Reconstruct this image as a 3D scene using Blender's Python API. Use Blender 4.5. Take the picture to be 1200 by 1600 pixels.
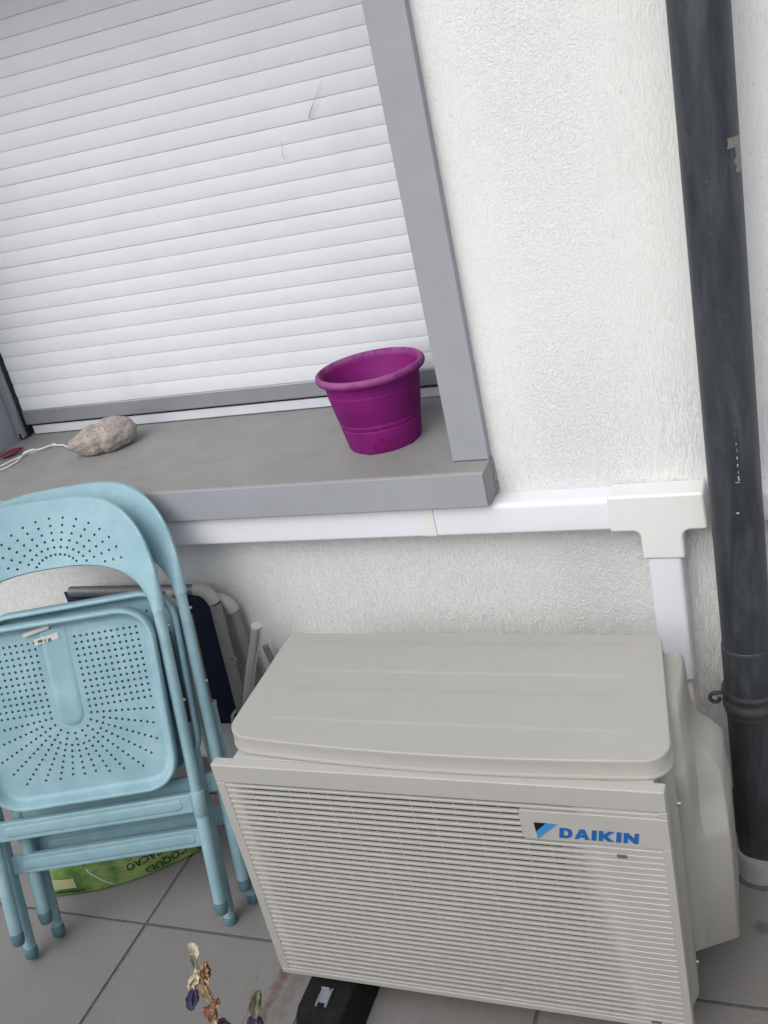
import bpy, bmesh, math, random
from mathutils import Vector, Matrix, noise
random.seed(7)
scene = bpy.context.scene
COL = scene.collection
for o in list(bpy.data.objects):
    bpy.data.objects.remove(o)

# ------------------------------------------------------------------ camera
cam_data = bpy.data.cameras.new('camera')
cam = bpy.data.objects.new('camera', cam_data)
COL.objects.link(cam)
RIGHT = Vector((0.92237628, 0.3245766, -0.20945648))
DOWN = Vector((-0.04385476, -0.45073166, -0.89158159))
FWD = Vector((-0.38379519, 0.83155938, -0.40150996))
CAMPOS = Vector((0.0, -1.0, 1.6))
m = Matrix((RIGHT, -DOWN, -FWD)).transposed().to_4x4()
m.translation = CAMPOS
cam.matrix_world = m
cam_data.sensor_fit = 'VERTICAL'
cam_data.sensor_height = 24.0
cam_data.lens = 24.0 * 1562.58 / 1600.0
cam_data.clip_start = 0.02
cam_data.clip_end = 500.0
scene.camera = cam

# ------------------------------------------------------------------ sky, sun, exposure
world = bpy.data.worlds.new('World')
scene.world = world
world.use_nodes = True
wn, wl = world.node_tree.nodes, world.node_tree.links
wn.clear()
SUN_EL, SUN_ROT = math.radians(46), math.radians(194)
sky = wn.new('ShaderNodeTexSky')
sky.sky_type = 'NISHITA'
sky.sun_disc = False
sky.sun_elevation = SUN_EL
sky.sun_rotation = SUN_ROT
sky.air_density = 1.0
sky.dust_density = 2.5
sky.ozone_density = 1.0
hsv = wn.new('ShaderNodeHueSaturation')
hsv.inputs['Saturation'].default_value = 0.45      # overcast: the cloud deck greys the sky
bg = wn.new('ShaderNodeBackground')
bg.inputs['Strength'].default_value = 0.12
wout = wn.new('ShaderNodeOutputWorld')
wl.new(sky.outputs[0], hsv.inputs['Color'])
wl.new(hsv.outputs[0], bg.inputs[0])
wl.new(bg.outputs[0], wout.inputs[0])

sun_data = bpy.data.lights.new('sun', 'SUN')
sun = bpy.data.objects.new('sun', sun_data)
COL.objects.link(sun)
sun_data.energy = 1.1
sun_data.angle = math.radians(60)
sun_data.color = (1.0, 0.985, 0.965)
# direction towards the sun: behind the camera, a little to the left, high
sd = Vector((math.sin(SUN_ROT) * math.cos(SUN_EL), math.cos(SUN_ROT) * math.cos(SUN_EL), math.sin(SUN_EL)))
sun.rotation_euler = sd.to_track_quat('Z', 'Y').to_euler()

vs = scene.view_settings
vs.view_transform = 'Standard'
vs.look = 'None'
vs.exposure = 0.37
vs.gamma = 1.0
vs.use_curve_mapping = False
scene.cycles.use_denoising = True
scene.cycles.max_bounces = 6
scene.cycles.diffuse_bounces = 3
scene.cycles.transmission_bounces = 4
scene.cycles.use_adaptive_sampling = True
scene.cycles.adaptive_threshold = 0.02

# ------------------------------------------------------------------ helpers
def new_obj(name, mesh, parent=None):
    o = bpy.data.objects.new(name, mesh)
    COL.objects.link(o)
    if parent is not None:
        o.parent = parent
    return o

def empty(name, loc=(0, 0, 0)):
    o = bpy.data.objects.new(name, None)
    o.empty_display_size = 0.05
    o.location = loc
    COL.objects.link(o)
    return o

def tag(o, label=None, cat=None, group=None, kind=None):
    if label: o['label'] = label
    if cat: o['category'] = cat
    if group: o['group'] = group
    if kind: o['kind'] = kind
    return o

class MB:
    """collects faces, then builds one mesh object"""
    def __init__(s):
        s.v, s.f = [], []
    def add(s, verts, faces):
        b = len(s.v)
        s.v += [tuple(x) for x in verts]
        s.f += [tuple(b + i for i in f) for f in faces]
        return s
    def box(s, x0, x1, y0, y1, z0, z1):
        return s.add([(x0,y0,z0),(x1,y0,z0),(x1,y1,z0),(x0,y1,z0),(x0,y0,z1),(x1,y0,z1),(x1,y1,z1),(x0,y1,z1)],
                     [(0,3,2,1),(4,5,6,7),(0,1,5,4),(1,2,6,5),(2,3,7,6),(3,0,4,7)])
    def loops(s, L, closed=True, cap0=True, cap1=True):
        n = len(L[0]); b = len(s.v)
        for lp in L: s.v += [tuple(p) for p in lp]
        for i in range(len(L)-1):
            for j in range(n if closed else n-1):
                k = (j+1) % n
                s.f.append((b+i*n+j, b+i*n+k, b+(i+1)*n+k, b+(i+1)*n+j))
        if cap0: s.f.append(tuple(b+j for j in range(n))[::-1])
        if cap1: s.f.append(tuple(b+(len(L)-1)*n+j for j in range(n)))
        return s
    def tube(s, path, r, n=14, cap=True):
        P = [Vector(p) for p in path]
        rr = r if isinstance(r, (list, tuple)) else [r]*len(P)
        t0 = (P[1]-P[0]).normalized()
        ref = Vector((0,0,1)) if abs(t0.z) < .9 else Vector((1,0,0))
        a = t0.cross(ref).normalized()
        L = []
        for i, p in enumerate(P):
            if i == 0: t = t0
            elif i == len(P)-1: t = (P[i]-P[i-1]).normalized()
            else: t = ((P[i]-P[i-1]).normalized()+(P[i+1]-P[i]).normalized()).normalized()
            a = (a - t*a.dot(t)).normalized()
            c = t.cross(a)
            L.append([p + (a*math.cos(2*math.pi*k/n)+c*math.sin(2*math.pi*k/n))*rr[i] for k in range(n)])
        return s.loops(L, True, cap, cap)
    def lathe(s, prof, cx, cy, n=32, cap0=False, cap1=False):
        L = [[(cx+r*math.cos(2*math.pi*k/n), cy+r*math.sin(2*math.pi*k/n), z) for k in range(n)] for r, z in prof]
        return s.loops(L, True, cap0, cap1)
    def prism(s, poly, y0, y1):
        """poly of (x,z), extruded along y"""
        return s.loops([[(x,y0,z) for x,z in poly], [(x,y1,z) for x,z in poly]])
    def mesh(s, name, mat, smooth=False, angle=40):
        me = bpy.data.meshes.new(name)
        me.from_pydata(s.v, [], s.f)
        bm = bmesh.new(); bm.from_mesh(me)
        bmesh.ops.recalc_face_normals(bm, faces=bm.faces)
        bm.to_mesh(me); bm.free()
        if mat: me.materials.append(mat)
        if smooth:
            me.shade_smooth() if hasattr(me, 'shade_smooth') else None
            me.set_sharp_from_angle(angle=math.radians(angle))
        return me
    def build(s, name, mat, parent=None, smooth=False, bevel=0, seg=2, angle=40):
        o = new_obj(name, s.mesh(name, mat, smooth, angle), parent)
        if bevel:
            b = o.modifiers.new('bevel', 'BEVEL'); b.width = bevel; b.segments = seg
            b.limit_method = 'ANGLE'; b.angle_limit = math.radians(35); b.harden_normals = True
            if not smooth:
                o.data.shade_smooth(); o.data.set_sharp_from_angle(angle=math.radians(50))
        return o

def smooth01(t):
    t = max(0.0, min(1.0, t)); return t*t*(3-2*t)

def round_poly(pts, rads, seg=6):
    out = []
    n = len(pts)
    for i in range(n):
        p = Vector(pts[i]); a = Vector(pts[i-1]); b = Vector(pts[(i+1) % n])
        r = rads[i] if isinstance(rads, (list, tuple)) else rads
        if r <= 0:
            out.append(tuple(p)); continue
        d1 = (a-p).normalized(); d2 = (b-p).normalized()
        ang = d1.angle(d2); t = r/math.tan(ang/2)
        p1 = p+d1*t; p2 = p+d2*t
        for k in range(seg+1):
            s = k/seg
            q = p1*(1-s)**2 + p*2*s*(1-s) + p2*s*s
            out.append(tuple(q))
    return out

def copy_tree(o, parent=None):
    c = o.copy(); COL.objects.link(c); c.parent = parent
    for ch in [x for x in o.children]:
        copy_tree(ch, c)
    return c

# ------------------------------------------------------------------ materials
class NT:
    def __init__(s, name):
        s.m = bpy.data.materials.new(name); s.m.use_nodes = True
        s.t = s.m.node_tree; s.n = s.t.nodes; s.l = s.t.links
        s.b = s.n['Principled BSDF']
    def node(s, typ, **kw):
        nd = s.n.new(typ)
        for k, v in kw.items():
            if k in nd.inputs: nd.inputs[k].default_value = v
            else: setattr(nd, k, v)
        return nd
    def pos(s, scale=(1,1,1)):
        g = s.n.new('ShaderNodeNewGeometry'); mp = s.n.new('ShaderNodeMapping')
        mp.inputs['Scale'].default_value = scale
        s.l.new(g.outputs['Position'], mp.inputs['Vector']); return mp.outputs[0]
    def obj(s, scale=(1,1,1)):
        g = s.n.new('ShaderNodeTexCoord'); mp = s.n.new('ShaderNodeMapping')
        mp.inputs['Scale'].default_value = scale
        s.l.new(g.outputs['Object'], mp.inputs['Vector']); return mp.outputs[0]
    def noise(s, vec, scale, detail=4, rough=.55, dist=0):
        nd = s.n.new('ShaderNodeTexNoise')
        nd.inputs['Scale'].default_value = scale; nd.inputs['Detail'].default_value = detail
        nd.inputs['Roughness'].default_value = rough; nd.inputs['Distortion'].default_value = dist
        s.l.new(vec, nd.inputs['Vector']); return nd.outputs['Fac']
    def ramp(s, fac, stops):
        r = s.n.new('ShaderNodeValToRGB')
        el = r.color_ramp.elements
        while len(el) < len(stops): el.new(.5)
        for e, (p, c) in zip(el, stops):
            e.position = p; e.color = (*c, 1) if not isinstance(c, (int, float)) else (c, c, c, 1)
        s.l.new(fac, r.inputs[0]); return r.outputs[0]
    def mix(s, fac, a, b, blend='MIX'):
        mx = s.n.new('ShaderNodeMix'); mx.data_type = 'RGBA'; mx.blend_type = blend
        for sock, val in ((mx.inputs['Factor'], fac), (mx.inputs[6], a), (mx.inputs[7], b)):
            if isinstance(val, (int, float)): sock.default_value = val
            elif isinstance(val, tuple): sock.default_value = (*val, 1)
            else: s.l.new(val, sock)
        return mx.outputs[2]
    def math(s, op, a, b=None, clamp=False):
        nd = s.n.new('ShaderNodeMath'); nd.operation = op; nd.use_clamp = clamp
        for i, v in enumerate((a, b)):
            if v is None: continue
            if isinstance(v, (int, float)): nd.inputs[i].default_value = v
            else: s.l.new(v, nd.inputs[i])
        return nd.outputs[0]
    def maprange(s, val, a, b, c=0, d=1):
        nd = s.n.new('ShaderNodeMapRange'); nd.interpolation_type = 'SMOOTHSTEP'
        s.l.new(val, nd.inputs[0])
        for i, v in zip((1,2,3,4), (a,b,c,d)): nd.inputs[i].default_value = v
        return nd.outputs[0]
    def bump(s, h, dist, strength=1.0, prev=None):
        b = s.n.new('ShaderNodeBump'); b.inputs['Distance'].default_value = dist; b.inputs['Strength'].default_value = strength
        s.l.new(h, b.inputs['Height'])
        if prev is not None: s.l.new(prev, b.inputs['Normal'])
        s.l.new(b.outputs[0], s.b.inputs['Normal']); return b.outputs[0]
    def set(s, **kw):
        for k, v in kw.items():
            k = k.replace('_', ' ')
            if isinstance(v, (int, float)): s.b.inputs[k].default_value = v
            elif isinstance(v, tuple): s.b.inputs[k].default_value = (*v, 1) if len(v) == 3 else v
            else: s.l.new(v, s.b.inputs[k])
        return s

def plain(name, col, rough=.5, metal=0., var=.06, scale=25, bump=.0, bscale=300, spec=.5, dirt=0.0, dirtcol=(.2,.18,.15)):
    """paint / plastic with slight mottling, dirt and fine relief"""
    t = NT(name)
    v = t.pos()
    n = t.noise(v, scale, 5, .6)
    lo = tuple(c*(1-var) for c in col); hi = tuple(min(1, c*(1+var)) for c in col)
    c = t.ramp(n, [(.3, lo), (.7, hi)])
    if dirt:
        d = t.noise(v, scale*.35, 8, .7, .6)
        c = t.mix(t.math('MULTIPLY', t.maprange(d, .52, .75), dirt), c, dirtcol)
    r = t.ramp(t.noise(v, scale*3, 3), [(.3, rough*.88), (.7, min(1, rough*1.12))])
    t.set(Base_Color=c, Roughness=r, Metallic=metal, Specular_IOR_Level=spec)
    if bump: t.bump(t.noise(v, bscale, 2), bump)
    return t.m

def stucco():
    t = NT('white_stucco')
    v = t.pos(); g = t.n.new('ShaderNodeSeparateXYZ'); t.l.new(v, g.inputs[0])
    # random worm-like relief in the open field, brushed upwards beside the pipe
    worm = t.noise(v, 235, 3, .6, .9)
    worm2 = t.noise(v, 340, 1, .5, .6)
    strokes = t.noise(t.pos((1, 1, .25)), 230, 3, .55, 1.2)
    side = t.maprange(g.outputs['X'], -.34, -.17, 0, .8)
    edge = t.maprange(g.outputs['X'], -.50, -.40, .5, 0)
    h = t.mix(t.math('MAXIMUM', side, edge), worm, strokes)
    hf = t.ramp(h, [(.36, 0.), (.5, .62), (.66, 1.)])
    hz = t.maprange(g.outputs['Z'], .70, 1.2, 1.7, .75)
    hh = t.math('MULTIPLY', t.math('ADD', hf, t.math('MULTIPLY', worm2, .35)), hz)
    b1 = t.bump(hh, .00125, .9)
    base = t.ramp(t.noise(v, 2.2, 5, .6), [(.3, (.81,.812,.80)), (.7, (.845,.843,.825))])
    pits = t.maprange(t.noise(v, 95, 2, .4), .69, .78)
    base = t.mix(t.math('MULTIPLY', pits, .22), base, (.42,.42,.40))
    splash = t.maprange(g.outputs['Z'], .12, .55, .22, .0)
    grime = t.math('MULTIPLY', t.maprange(t.noise(v, 6, 7, .7, .5), .45, .8), t.math('ADD', .07, splash))
    base = t.mix(grime, base, (.45,.44,.40))
    t.set(Base_Color=base, Roughness=.88, Specular_IOR_Level=.25)
    return t.m

def tile_mat():
    t = NT('grey_floor_tile')
    v = t.pos()
    big = t.noise(v, 3.5, 6, .6, .4)
    c = t.ramp(big, [(.3, (.20,.193,.186)), (.55, (.232,.225,.217)), (.75, (.265,.258,.248))])
    fine = t.noise(v, 160, 4, .65)
    c = t.mix(.35, c, t.ramp(fine, [(.3, (.17,.164,.158)), (.7, (.29,.283,.272))]))
    spots = t.maprange(t.noise(v, 26, 5, .6, .3), .66, .76)
    c = t.mix(t.math('MULTIPLY', spots, .4), c, (.12,.105,.09))
    # rusty water stain that has run out from under the outdoor unit
    g = t.n.new('ShaderNodeSeparateXYZ'); t.l.new(v, g.inputs[0])
    wob = t.math('MULTIPLY', t.math('SUBTRACT', t.noise(v, 30, 3), .5), .035)
    for cx, w, y0, y1, k in ((-1.003, .016, .075, .20, .75), (-.972, .022, .10, .20, .35)):
        dx = t.math('ABSOLUTE', t.math('SUBTRACT', t.math('ADD', g.outputs['X'], wob), cx))
        mk = t.math('MULTIPLY', t.maprange(dx, w*.25, w, 1, 0), t.math('MULTIPLY', t.maprange(g.outputs['Y'], y0-.015, y0+.01), t.maprange(g.outputs['Y'], y1, y1+.06, 1, 0)))
        mk = t.math('MULTIPLY', mk, t.maprange(t.noise(v, 45, 4, .6), .25, .6))
        c = t.mix(t.math('MULTIPLY', mk, k), c, (.14,.062,.035))
    # dark specks near the pipe
    for cx, cy, rr in ((-.075, .33, .012), (-.062, .305, .010), (-.10, .44, .018)):
        dd = t.n.new('ShaderNodeVectorMath'); dd.operation = 'DISTANCE'
        t.l.new(v, dd.inputs[0]); dd.inputs[1].default_value = (cx, cy, 0)
        dist = t.math('ADD', dd.outputs['Value'], t.math('MULTIPLY', t.math('SUBTRACT', t.noise(v, 70, 4, .7), .5), .03))
        c = t.mix(t.math('MULTIPLY', t.maprange(dist, rr*.3, rr*1.3, 1, 0), .6), c, (.06,.055,.05))
    t.set(Base_Color=c, Roughness=t.ramp(fine, [(.3, .55), (.7, .75)]), Specular_IOR_Level=.4)
    t.bump(fine, .0006, .6)
    return t.m

M = {}
M['stucco'] = stucco()
M['tile'] = tile_mat()
M['grout'] = plain('dark_grout', (.12,.115,.108), .9, var=.25, scale=60, bump=.001, bscale=400)
M['skirting'] = plain('skirting_tile', (.17,.155,.15), .6, var=.12, scale=18)
M['frame'] = plain('grey_painted_surround', (.335,.345,.375), .55, var=.035, scale=14, bump=.0004, bscale=420, dirt=.12, dirtcol=(.2,.2,.19))
M['sill'] = plain('grey_sill_top', (.262,.263,.255), .6, var=.07, scale=9, bump=.0005, bscale=380, dirt=.25, dirtcol=(.15,.147,.135))
M['slat'] = plain('white_shutter_slat', (.70,.715,.755), .42, var=.03, scale=7, bump=.0002, bscale=500, dirt=.22, dirtcol=(.45,.44,.42))
M['rail'] = plain('grey_aluminium', (.30,.31,.34), .4, metal=.35, var=.04, scale=20)
M['rail_light'] = plain('light_rail', (.60,.615,.65), .4, var=.04, scale=20)
M['black'] = plain('black_gasket_and_gap', (.012,.012,.014), .7, var=.1)
M['trunk'] = plain('white_trunking_plastic', (.79,.79,.835), .38, var=.012, scale=6, dirt=.06, dirtcol=(.5,.48,.44))
M['fitting'] = plain('cream_fitting_plastic', (.78,.775,.755), .36, var=.015, scale=6, dirt=.08, dirtcol=(.5,.47,.42))
M['cream'] = plain('yellowed_plastic', (.66,.62,.53), .5, var=.06, scale=30)
M['unit'] = plain('beige_unit_paint', (.42,.41,.375), .42, var=.02, scale=8, bump=.00025, bscale=700, dirt=.22, dirtcol=(.27,.26,.23))
M['grille'] = plain('beige_grille_plastic', (.47,.46,.428), .48, var=.025, scale=10, bump=.0002, bscale=600, dirt=.14, dirtcol=(.21,.20,.175))
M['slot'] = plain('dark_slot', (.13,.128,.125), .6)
M['logo_blue'] = plain('blue_print', (.012,.13,.42), .4, var=.03)
M['logo_cyan'] = plain('light_blue_print', (.05,.28,.60), .4, var=.03)
M['logo_black'] = plain('black_print', (.008,.008,.012), .4)
M['screw'] = plain('zinc_screw', (.5,.5,.48), .35, metal=.9)
M['rubber'] = plain('black_rubber', (.004,.004,.0045), .9, var=.3, scale=40)
M['alu'] = plain('satin_aluminium_tube', (.52,.52,.53), .34, metal=.75, var=.05, scale=30)
M['dull_alu'] = plain('dull_aluminium_tube', (.20,.20,.205), .5, metal=.5, var=.06, scale=30)
M['grey_tube'] = plain('grey_foam_tube', (.22,.22,.215), .6, var=.08, scale=30)
M['elbow'] = plain('pale_grey_plastic', (.44,.435,.41), .5, var=.05, scale=30)
M['fabric'] = plain('navy_fabric', (.006,.009,.038), .8, var=.2, scale=200, bump=.0006, bscale=900)
M['stone'] = None
M['cord'] = plain('white_cord', (.72,.71,.67), .8, var=.08, scale=200, bump=.0005, bscale=900)
M['red'] = plain('dark_red_tag', (.13,.012,.018), .45, var=.15, scale=80)
M['twig'] = plain('dry_twig', (.26,.245,.22), .8, var=.3, scale=100)
M['paper'] = plain('paper_label', (.62,.61,.58), .6, var=.05, scale=60)
M['barcode'] = plain('dark_print', (.12,.11,.10), .6)
M['collar'] = plain('cement_collar', (.40,.41,.395), .8, var=.14, scale=25, bump=.001, bscale=120)
M['clamp'] = plain('weathered_clamp', (.075,.078,.08), .5, metal=.4, var=.25, scale=60)
M['tape'] = plain('old_tape', (.22,.205,.175), .7, var=.12, scale=70)
M['white_mark'] = plain('white_paint_mark', (.42,.42,.41), .7, var=.1)

def chair_mat():
    t = NT('pale_blue_chair_paint')
    v = t.obj()
    n = t.noise(v, 9, 6, .65, .3)
    c = t.ramp(n, [(.3, (.23,.395,.45)), (.55, (.295,.47,.53)), (.75, (.40,.58,.63))])
    bleach = t.maprange(t.noise(v, 5, 7, .7, .8), .52, .72)
    c = t.mix(t.math('MULTIPLY', bleach, .5), c, (.46,.61,.65))
    dirt = t.maprange(t.noise(v, 24, 8, .72, 1.0), .56, .76)
    c = t.mix(t.math('MULTIPLY', dirt, .42), c, (.19,.21,.19))
    t.set(Base_Color=c, Roughness=t.ramp(n, [(.3, .42), (.7, .58)]), Specular_IOR_Level=.45)
    t.bump(t.noise(v, 500, 2), .0002)
    return t.m
M['chair'] = chair_mat()
M['chair_cap'] = plain('blue_foot_cap', (.105,.205,.24), .5, var=.15, scale=60)
M['raw_metal'] = plain('bare_brownish_metal', (.20,.185,.15), .45, metal=.6, var=.2, scale=60)

def pot_mat():
    t = NT('magenta_pot_plastic')
    v = t.obj()
    n = t.noise(v, 14, 6, .65, .4)
    c = t.ramp(n, [(.3, (.17,.005,.125)), (.6, (.225,.009,.168)), (.8, (.28,.02,.215))])
    g = t.n.new('ShaderNodeSeparateXYZ'); t.l.new(v, g.inputs[0])
    # sun-bleached chalky rim and foot
    rim = t.math('MULTIPLY', t.maprange(g.outputs['Z'], .150, .163), t.maprange(t.noise(v, 25, 6, .7), .30, .62))
    c = t.mix(t.math('MULTIPLY', rim, .55), c, (.36,.15,.32))
    scuff = t.maprange(t.noise(v, 30, 8, .75, 1.), .60, .74)
    c = t.mix(t.math('MULTIPLY', scuff, .42), c, (.34,.13,.29))
    patch = t.maprange(t.noise(v, 9, 3, .5, .4), .57, .66)
    c = t.mix(t.math('MULTIPLY', patch, .65), c, (.15,.003,.075))
    t.set(Base_Color=c, Roughness=t.ramp(n, [(.3, .55), (.7, .75)]), Specular_IOR_Level=.28)
    t.bump(t.noise(v, 220, 3), .0004)
    return t.m
M['pot'] = pot_mat()

def pipe_mat():
    t = NT('dark_zinc_pipe')
    v = t.pos(); vs_ = t.pos((1, 1, .18))
    n = t.noise(vs_, 40, 6, .68, .6)
    c = t.ramp(n, [(.33, (.030,.034,.040)), (.5, (.046,.052,.060)), (.67, (.075,.083,.093))])
    sp = t.maprange(t.noise(v, 130, 3, .6), .70, .75)
    c = t.mix(t.math('MULTIPLY', sp, .35), c, (.25,.26,.26))
    dk = t.maprange(t.noise(v, 55, 5, .6, 1.8), .60, .68)
    c = t.mix(t.math('MULTIPLY', dk, .4), c, (.026,.029,.034))
    t.set(Base_Color=c, Roughness=t.ramp(n, [(.3, .42), (.7, .6)]), Metallic=.25)
    t.bump(n, .0012, .6)
    return t.m
M['pipe'] = pipe_mat()

def stone_mat():
    t = NT('pinkish_granite')
    v = t.obj()
    a = t.noise(v, 22, 6, .7); b = t.noise(v, 130, 4, .7)
    c = t.ramp(a, [(.3, (.26,.205,.175)), (.55, (.38,.32,.28)), (.75, (.48,.43,.39))])
    c = t.mix(.5, c, t.ramp(b, [(.32, (.12,.105,.10)), (.5, (.36,.32,.30)), (.7, (.60,.57,.54))]))
    t.set(Base_Color=c, Roughness=.85)
    t.bump(t.math('ADD', a, t.math('MULTIPLY', b, .4)), .004, .8)
    return t.m
M['stone'] = stone_mat()

def bag_mat():
    t = NT('green_printed_bag')
    v = t.obj()
    n = t.noise(v, 11, 4, .55, .5)
    c = t.ramp(n, [(.32, (.055,.13,.03)), (.46, (.15,.29,.065)), (.60, (.29,.40,.13)), (.78, (.38,.46,.22))])
    t.set(Base_Color=c, Roughness=.33, Specular_IOR_Level=.5)
    t.bump(t.noise(v, 26, 6, .65, 1.4), .012, .8)
    return t.m
M['bag'] = bag_mat()
M['bag_pale'] = plain('pale_print', (.42,.44,.22), .4, var=.1)
M['bag_dark'] = plain('dark_green_print', (.014,.040,.014), .4, var=.1)
M['bag_white'] = plain('white_print', (.66,.68,.62), .4)
M['petal_tan'] = plain('dry_tan_petal', (.36,.255,.155), .85, var=.35, scale=60, bump=.002, bscale=200)
M['petal_pale'] = plain('dry_pale_petal', (.55,.47,.36), .85, var=.3, scale=60, bump=.002, bscale=200)
M['petal_purple'] = plain('dry_purple_petal', (.045,.032,.095), .8, var=.3, scale=90, bump=.002, bscale=200)
M['petal_rust'] = plain('dry_rust_petal', (.22,.085,.045), .85, var=.35, scale=70, bump=.002, bscale=200)
M['petal_dark'] = plain('dry_dark_petal', (.045,.018,.022), .8, var=.3, scale=90, bump=.002, bscale=200)
M['bud'] = plain('grey_green_bud', (.16,.155,.10), .85, var=.4, scale=120, bump=.002, bscale=300)
M['stem'] = plain('dry_stem', (.19,.165,.11), .85, var=.3, scale=60)
M['terracotta'] = plain('terracotta', (.36,.15,.085), .8, var=.12, scale=14, bump=.001, bscale=200)
M['soil'] = plain('potting_soil', (.045,.032,.022), .95, var=.4, scale=60, bump=.006, bscale=90)

def clear_mat():
    t = NT('clear_plastic')
    t.set(Base_Color=(.80,.84,.92), Roughness=.12, Transmission_Weight=.75, IOR=1.45)
    return t.m
M['clear'] = clear_mat()

# ------------------------------------------------------------------ floor: grout bed + tiles
floor = MB().box(-6, 3.5, -3.2, .69, -.12, -.0028).build('floor', M['grout'])
tag(floor, kind='structure')
T = .4512; GAP = .0068
tile_mesh = None
X0, Y0 = -1.3830, .2665
for i in range(-5, 8):
    for j in range(-8, 1):
        x0 = X0 + i*T + GAP/2; y0 = Y0 + j*T + GAP/2
        y1 = min(y0 + T - GAP, .683)
        if y0 > .66: continue
        if j == 0:
            b = MB().box(0, T-GAP, 0, y1-y0, -.0026, .0)
            o = b.build('tile', M['tile'], floor, bevel=.0018)
        else:
            if tile_mesh is None:
                tile_mesh = MB().box(0, T-GAP, 0, T-GAP, -.0026, .0).mesh('tile', M['tile'])
            o = new_obj('tile', tile_mesh, floor)
            bv = o.modifiers.new('bevel', 'BEVEL'); bv.width = .0018; bv.segments = 2
        o.location = (x0, y0, random.uniform(-.0006, .0002))

# ------------------------------------------------------------------ wall with window opening
YW, XL, XR, ZS, ZH = .69, -1.903, -.608, .892, 2.06
wall = empty('house_wall', (-1, YW, 0))
tag(wall, 'white rough stucco house wall behind the outdoor unit and chairs', 'wall')
b = MB()
b.box(-6, XL, YW, 1.12, -.12, 3.4)
b.box(XR, 3.5, YW, 1.12, -.12, 3.4)
b.box(XL, XR, YW, 1.12, -.12, ZS-.075)
b.box(XL, XR, YW, 1.12, ZH, 3.4)
st = b.build('stucco', M['stucco'], None)
st.parent = wall; st.matrix_parent_inverse = Matrix.Translation((1, -YW, 0))
k = 0
for i in range(-5, 8):
    xa = X0 + i*T + GAP/2
    s = MB().box(xa, xa+T-GAP, .683, .6895, .003, .118).build('skirting_tile', M['skirting'], None, bevel=.0015)
    s.parent = wall; s.matrix_parent_inverse = Matrix.Translation((1, -YW, 0))

# unseen parapet and low side wall, added to shade the floor and lower wall
parapet = MB().box(-6, 3.5, -1.72, -1.52, 0.004, 1.16).build('added_parapet', M['stucco'], bevel=.004)
tag(parapet, 'added unseen stucco parapet behind the viewer, blocking low light', 'wall')
side = MB().box(.30, .46, -1.515, .688, .004, 1.02).build('added_side_wall', M['stucco'])
tag(side, 'added unseen low stucco wall on the right, shading the floor corner', 'wall')

# ------------------------------------------------------------------ window surround and sill
SUR = empty('window_surround', (-1.25, YW, .9))
tag(SUR, 'flat grey painted surround framing the shuttered window', 'window frame')
def sp(b, name, mat, parent, off, **kw):
    """build in world coordinates, parent to an empty at off"""
    o = b.build(name, mat, None, **kw)
    o.parent = parent; o.matrix_parent_inverse = Matrix.Translation(-Vector(off))
    return o
SO = SUR.location.copy()
JT = .668
def sillz(y): return .8905 + .05*(y-.6254)
jr = MB(); jr.box(XR+.003, -.5345, JT, .6905, sillz(.668)+.0015, ZH+.07)
sp(jr, 'jamb', M['frame'], SUR, SO, bevel=.0015)
jl = MB(); jl.box(-1.976, XL-.003, JT, .6905, sillz(.668)+.0015, ZH+.07)
sp(jl, 'jamb', M['frame'], SUR, SO, bevel=.0015)
hd = MB(); hd.box(XL-.003, XR+.003, JT, .6905, ZH-.003, ZH+.07)
sp(hd, 'head', M['frame'], SUR, SO, bevel=.0015)
# painted reveals (left side is seen)
rv = MB(); rv.box(XL-.003, XL+.003, .6915, 1.04, sillz(.69)+.012, ZH)
sp(rv, 'reveal_lining', M['frame'], SUR, SO)
rv = MB(); rv.box(XR-.003, XR+.003, .6915, 1.04, sillz(.69)+.012, ZH)
sp(rv, 'reveal_lining', M['frame'], SUR, SO)
rv = MB(); rv.box(XL+.003, XR-.003, .6915, 1.04, ZH-.003, ZH+.002)
sp(rv, 'reveal_lining', M['frame'], SUR, SO)

SIL = empty('window_sill', (-1.25, .62, .82))
tag(SIL, 'deep grey window sill holding the magenta pot and the stone', 'window sill')
LO = SIL.location.copy()
b = MB()
prof = [(.6205, .8215), (.6205, .8875), (.6235, .8903), (1.06, sillz(1.06)), (1.06, .8215)]
b.loops([[(-1.985, y, z) for y, z in prof], [(-.5335, y, z) for y, z in prof]])
sp(b, 'slab', M['sill'], SIL, LO, bevel=.0012)
b = MB(); b.box(-1.9852, -.5352, .6165, .6202, .820, .8888)
sp(b, 'front_edge', M['frame'], SIL, LO, bevel=.0022)
b = MB()
for k in range(7):     # crumbling mortar at the right end of the sill
    z = .822 + k*.0095
    b.box(-.5340, -.5340+random.uniform(.0015, .0045), .676+random.uniform(-.004, .004), .6912, z, z+.009)
sp(b, 'mortar', M['sill'], SIL, LO, bevel=.001)

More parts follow.
